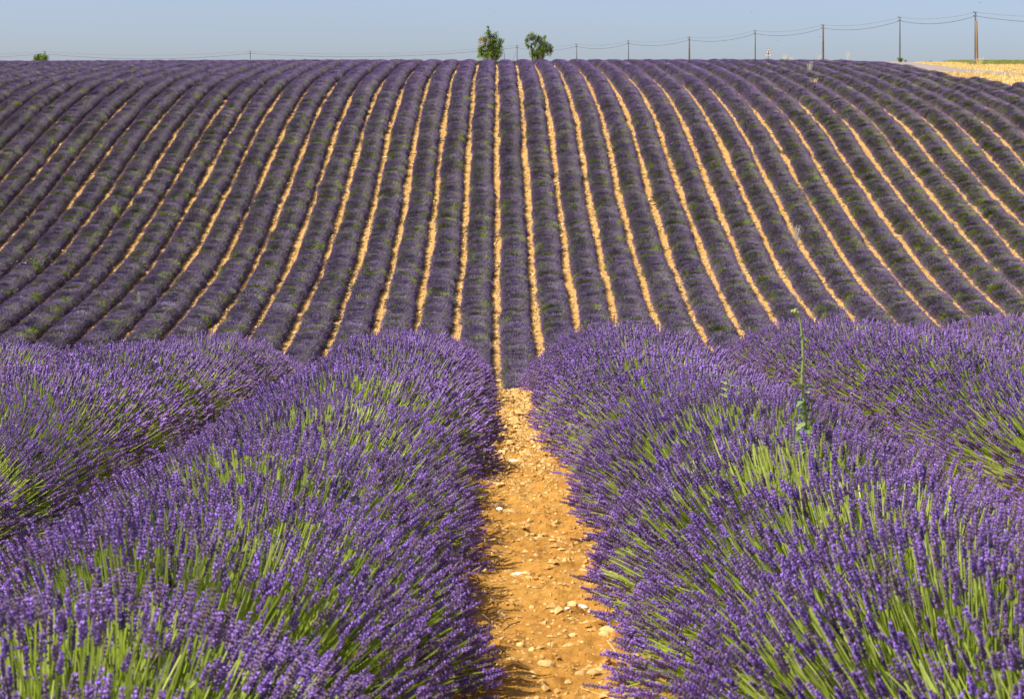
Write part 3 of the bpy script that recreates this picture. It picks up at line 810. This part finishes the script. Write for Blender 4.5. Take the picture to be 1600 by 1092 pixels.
g.add(*tubes(np.stack([np.stack([fx, fy, fz - .5], -1), np.stack([fx, fy, fz], -1)], 1), np.array([[.006, .004]]), 3), .6)
tag(link('stems', g.mesh('stems', M_WEED), wf), kind='stuff')
for i in range(16):
    g = Geo(); iv, if_ = ico(1); g.add(iv * np.array([.028, .028, .016]), if_, rr.random())
    link('blossom', g.mesh('blossom', M_WHITE), wf, (fx[i], fy[i], fz[i]))

# ------------------------------------------------------------------ trees and bushes on the skyline
def foliage_tree(name, label, cat, px, top_px, Yt, blobs, n_leaf, leaf, trunks, seed, brown=None, group=None):
    """blobs: (dx px, y px, rx px, rz px); leaves fill their outer shells in clumps"""
    rr = np.random.default_rng(seed); k = Yt / FPX
    x0 = (px - XV) * k; z0 = float(H(x0, Yt))
    root = tag(link(name, None, None, (x0, Yt, z0)), label, cat, group)
    g = Geo(); ends = []
    for (tx, bx, by) in trunks:
        e = np.array([bx * k, rr.uniform(-.1, .1), -(by - Y0) * k - z0])
        b = np.array([tx * k, 0, -.1])
        P_ = [b, b * .5 + e * .5 + np.array([.06, .03, .1]), e]
        v, f = tube1(P_, [.11, .085, .05], 7); g.add(v, f, .5); ends.append((P_[1], e))
    cen = []
    for (dx, cy, rx, rz) in blobs:
        c = np.array([dx * k, rr.uniform(-.35, .35), -(cy - Y0) * k - z0]); cen.append((c, rx * k, rz * k))
        p, e = ends[rr.integers(0, len(ends))]
        v, f = tube1([p, (p + c) / 2 + rr.normal(0, .08, 3), c], [.045, .03, .012], 5); g.add(v, f, .5)
    link('trunk', g.mesh('trunk', M_BARK, True), root)
    tot = sum(rx * rx * rz for _, rx, rz in cen)
    g = Geo()
    for c, rx, rz in cen:
        m = int(n_leaf * rx * rx * rz / tot) + 40
        nc = max(5, m // 22)                                   # twigs, each with its own clump of leaves
        d = nrm(rr.normal(0, 1, (nc, 3))); cl = c + d * np.array([rx, rx * .95, rz]) * rr.uniform(.45, 1.08, nc)[:, None]
        ct = rr.normal(.5, .15, nc)
        j = rr.integers(0, nc, m)
        o = cl[j] + rr.normal(0, .10, (m, 3)) * min(1, rx / .4)
        ld = nrm(d[j] + rr.normal(0, .7, (m, 3)) + np.array([0, 0, .25]))
        v, f = stamp(LEAF_V, LEAF_F, o, frames(ld), np.stack([leaf * rr.uniform(.35, .6, m), np.full(m, leaf * .5), leaf * rr.uniform(.7, 1.3, m)], -1))
        tn = np.clip(ct[j] + rr.normal(0, .12, m), 0, .88)
        if brown is not None:
            bc = np.array([brown[0] * k, 0, -(brown[1] - Y0) * k - z0])
            near = (np.linalg.norm((o - bc)[:, [0, 2]], axis=1) < brown[2] * k) & (rr.random(m) < .6)
            tn = np.where(near, 1.0, tn)
        g.add(v, f, np.repeat(tn, 5))
    link('crown', g.mesh('crown', M_TREE), root)
    return root

foliage_tree('tree', 'taller dense dark green tree with a pointed top on the skyline', 'tree', 766, 42, 197,
    [(-3, 56, 6, 8), (-3, 50, 3.5, 6), (-3, 45, 1.7, 3.5), (-3, 46, 1.2, 4.5), (6, 58, 6, 7), (-11, 66, 7, 7), (0, 68, 9, 8), (10, 68, 8, 8), (17, 64, 5, 4), (-14, 78, 8, 7), (0, 82, 11, 9), (12, 80, 8, 9), (-10, 88, 9, 6), (6, 90, 10, 5), (-17, 86, 5, 4), (17, 73, 4, 3)],
    8300, .15, [(3, 0, 70), (8, 9, 75)], 81, brown=(-13, 66, 9), group='two trees on the skyline')
foliage_tree('tree', 'shorter loose-crowned tree with bare lower trunks right of the pointed one', 'tree', 840, 52, 199,
    [(-10, 58, 6, 6), (-14, 67, 5, 7), (-2, 58, 5, 5), (3, 64, 6, 6), (-4, 70, 5, 5), (10, 70, 7, 6), (17, 76, 6, 6), (6, 80, 8, 8), (-6, 84, 6, 6), (18, 84, 4, 3), (0, 90, 9, 4), (20, 80, 4, 4), (-12, 76, 3, 4), (11, 59, 3, 3)],
    6200, .145, [(-8, -10, 68), (-3, 3, 72), (4, 12, 76)], 83, group='two trees on the skyline')
foliage_tree('shrub', 'low round green shrub on the left skyline in front of a pole', 'shrub', 64, 85, 200,
    [(-7, 92, 5, 4.5), (0, 91, 6, 5), (7, 92, 5, 4.5), (-3, 95, 8, 4), (4, 95, 8, 4)], 2600, .15, [(0, 0, 96)], 85)
foliage_tree('shrub', 'small green shrub at the foot of a grey pole beside the straw verge', 'shrub', 1407, 90, 232,
    [(-2, 93, 3, 3), (2, 93.5, 3.5, 3), (8, 95, 2, 1.5)], 420, .12, [(0, 0, 95)], 86)
x, y, z = at(1529, 104, 150, 260)
plume('wild_grass', 1530, 104, 8, 16, M_STRAW, 'rusty dry grass clump against the foot of the brown wooden pole', 50)

# ------------------------------------------------------------------ telephone line
POLES = [  # px, top py, distance, kind
    (1524, 19, 215, 'brown'), (1406, 27, 237, 'thin'), (1286, 39, 259, 'thick'), (1180, 48, 281, 'thin'), (1077, 58, 303, 'thick'),
    (982, 64, 325, 'thin'), (901, 69, 347, 'thin'), (808, 71, 369, 'thin'), (391, 80, 372, 'thin'), (70, 80.5, 372, 'thick')]
PLAB = ['brown weathered wooden telephone pole standing on the straw verge', 'thin grey telephone pole with a small shrub at its foot',
        'thick dark grey telephone pole right of the triangular warning sign', 'thin grey telephone pole just left of the triangular warning sign',
        'thick grey telephone pole midway between two thin ones, fifth from the right', 'thin telephone pole on the skyline, sixth from the right',
        'thin telephone pole right of the loose-crowned tree', 'faint thin telephone pole between the two skyline trees',
        'lone short telephone pole left of the pointed tree', 'telephone pole rising behind the low shrub on the left skyline']
tops = []
for (px, py, Y, kind), lab in zip(POLES, PLAB):
    k = Y / FPX; x = (px - XV) * k; zt = -(py - Y0) * k; zb = float(H(x, Y))
    root = tag(link('telephone_pole', None, None, (x, Y, zb)), lab, 'telephone pole', 'telephone poles along the skyline')
    h = zt - zb
    m = M_WOODB if kind == 'brown' else M_WOODG if kind == 'thick' else M_STEEL
    rad = {'brown': .115, 'thick': .14, 'thin': .085}[kind]
    g = Geo(); v, f = tube1([(0, 0, -.5), (0, 0, h * .5), (0, 0, h)], [rad * 1.15, rad, rad * .8], 8); g.add(v, f)
    link('shaft', g.mesh('shaft', M_STEEL if kind == 'brown' else m, True), root)
    if kind == 'brown':
        g = Geo(); v, f = tube1([(.17, -.04, -.5), (.13, -.05, h * .5), (.10, -.05, h * .83)], [.16, .145, .12], 8); g.add(v, f)
        link('wooden_stub', g.mesh('wooden_stub', M_WOODB, True), root)
    for dz in (.05, .46):
        g = Geo(); v, f = tube1([(-.22, 0, h - dz), (.22, 0, h - dz)], [.03, .03], 5); g.add(v, f)
        br = link('bracket', g.mesh('bracket', M_WOODG), root)
        g = Geo(); iv, if_ = ico(1); g.add(iv * np.array([.05, .05, .09]) + np.array([-.2, 0, h - dz + .06]), if_)
        link('insulator', g.mesh('insulator', M_STEEL), br)
    tops.append((x, Y, zt))
ends_r = ((1760 - XV) * 195 / FPX, 195.0, 180 * 195 / FPX); ends_l = ((-330 - XV) * 372 / FPX, 372.0, 119 * 372 / FPX)
seq = [ends_r] + tops + [ends_l]
for nm, drop, rad, sagf, lab in (('overhead_wire', 0.06, .012, .020, 'fine upper wire strung between the tops of the telephone poles'),
                                 ('overhead_cable', 0.48, .027, .027, 'heavier sagging lower cable strung along the telephone poles')):
    P_ = []
    for a, b in zip(seq[:-1], seq[1:]):
        a = np.array(a); b = np.array(b); L = np.linalg.norm(b - a)
        for t in np.linspace(0, 1, 17)[:-1]:
            p = a + (b - a) * t; p = p + np.array([0, -.15, -drop - 4 * t * (1 - t) * min(sagf * L, 1.15)]); P_.append(p)
    P_.append(np.array(seq[-1]) - np.array([0, .15, drop]))
    v, f = tube1(P_, rad, 5)
    tag(link(nm, build_mesh(nm, v, f, M_CABLE)), lab, 'wire')
# short post and stay between the trees
Yp = 330; k = Yp / FPX; xp = (788 - XV) * k; zb = float(H(xp, Yp)); zt = 117 * k
g = Geo(); v, f = tube1([(0, 0, -.3), (0, 0, zt - zb)], [.07, .06], 6); g.add(v, f)
po = tag(link('short_post', g.mesh('short_post', M_WOODG)), 'short dark post just right of the pointed tree', 'post'); po.location = (xp, Yp, zb)
a = np.array(tops[7]); b = np.array([a[0] - 2.0, 369, float(H(a[0] - 2.0, 369))])
v, f = tube1([a - np.array([0, 0, 1]), b], [.02, .02], 4)
tag(link('stay_wire', build_mesh('stay_wire', v, f, M_CABLE)), 'slanting stay wire bracing the faint pole between the trees', 'wire')

# ------------------------------------------------------------------ triangular warning sign
Ysn = 236; k = Ysn / FPX; xsn = (1200.5 - XV) * k; zb = float(H(xsn, Ysn)); zc = 117.5 * k
sign = tag(link('warning_sign', None, None, (xsn, Ysn, zb)), 'triangular white warning sign with a black crossroads arrow, on a thin post', 'road sign')
hz = zc - zb
def prism(poly, y0, y1):
    n = len(poly); v = [(px, y0, pz) for px, pz in poly] + [(px, y1, pz) for px, pz in poly]
    f = [(0, i, i + 1) for i in range(1, n - 1)] + [(n, n + i + 1, n + i) for i in range(1, n - 1)]
    for i in range(n):
        j = (i + 1) % n; f += [(i, n + i, n + j), (i, n + j, j)]
    return np.array(v, float), np.array(f)
def tri(s, z0): return [(-s / 2, z0), (s / 2, z0), (0, z0 + s * .866 * 1.32)]
S = .90
for nm, poly, y0, y1, m in (('border', tri(S, hz - .42), -.03, 0, M_SIGNR), ('plate', tri(S * .90, hz - .40), -.036, -.031, M_SIGNW),
                            ('arrow_shaft', [(-.04, hz - .33), (.04, hz - .33), (.04, hz + .14), (-.04, hz + .14)], -.043, -.037, M_SIGNK),
                            ('arrow_tip', [(-.09, hz + .14), (.09, hz + .14), (0, hz + .27)], -.043, -.037, M_SIGNK),
                            ('cross_bar', [(-.24, hz - .20), (.24, hz - .20), (.24, hz - .13), (-.24, hz - .13)], -.048, -.044, M_SIGNK)):
    v, f = prism(poly, y0, y1); link(nm, build_mesh(nm, v, f, m), sign)
v, f = tube1([(0, .03, -.3), (0, .03, hz + .1)], [.035, .035], 6); link('post', build_mesh('post', v, f, M_STEEL), sign)

# ------------------------------------------------------------------ birds
def bird(px, py, Y, s, roll, lab):
    k = Y / FPX
    g = Geo()
    v, f = tube1([(0, -.5 * s, 0), (0, -.35 * s, 0), (0, 0, 0), (0, .35 * s, 0), (0, .6 * s, 0)], [.01 * s, .09 * s, .12 * s, .06 * s, .01 * s], 6); g.add(v, f)
    for q in (-1, 1):
        wv = [(q * .05 * s, -.2 * s, .03 * s), (q * .05 * s, .15 * s, .03 * s), (q * .5 * s, .1 * s, .16 * s), (q * .5 * s, -.16 * s, .16 * s), (q * 1.05 * s, .28 * s, .06 * s),
              (q * .05 * s, -.02 * s, -.01 * s), (q * .5 * s, -.03 * s, .12 * s)]
        wf = [(0, 1, 2), (0, 2, 3), (3, 2, 4), (1, 0, 5), (2, 1, 5), (2, 5, 6), (5, 0, 3), (5, 3, 6), (6, 3, 4), (2, 6, 4)]
        g.add(np.array(wv), np.array(wf))
    o = tag(link('bird', g.mesh('bird', M_BIRD)), lab, 'bird', 'birds flying above the hill')
    o.location = ((px - XV) * k, Y, -(py - Y0) * k); o.rotation_euler = (0.1, roll, random.uniform(-1, 1))
bird(772, 20, 190, .17, .1, 'small dark bird gliding high above the pointed tree')
bird(816, 7, 210, .15, -.2, 'small dark bird at the top of the sky above the loose-crowned tree')
bird(1174, 19, 200, .17, .3, 'small dark bird high above the thin pole near the warning sign')
bird(1280, 58, 190, .15, -.3, 'small dark bird just left of the thick grey pole')
bird(1215, 64, 200, .14, .2, 'tiny dark bird above and right of the warning sign')
bird(1531, 5, 190, .20, 0, 'small dark bird right above the brown wooden pole')
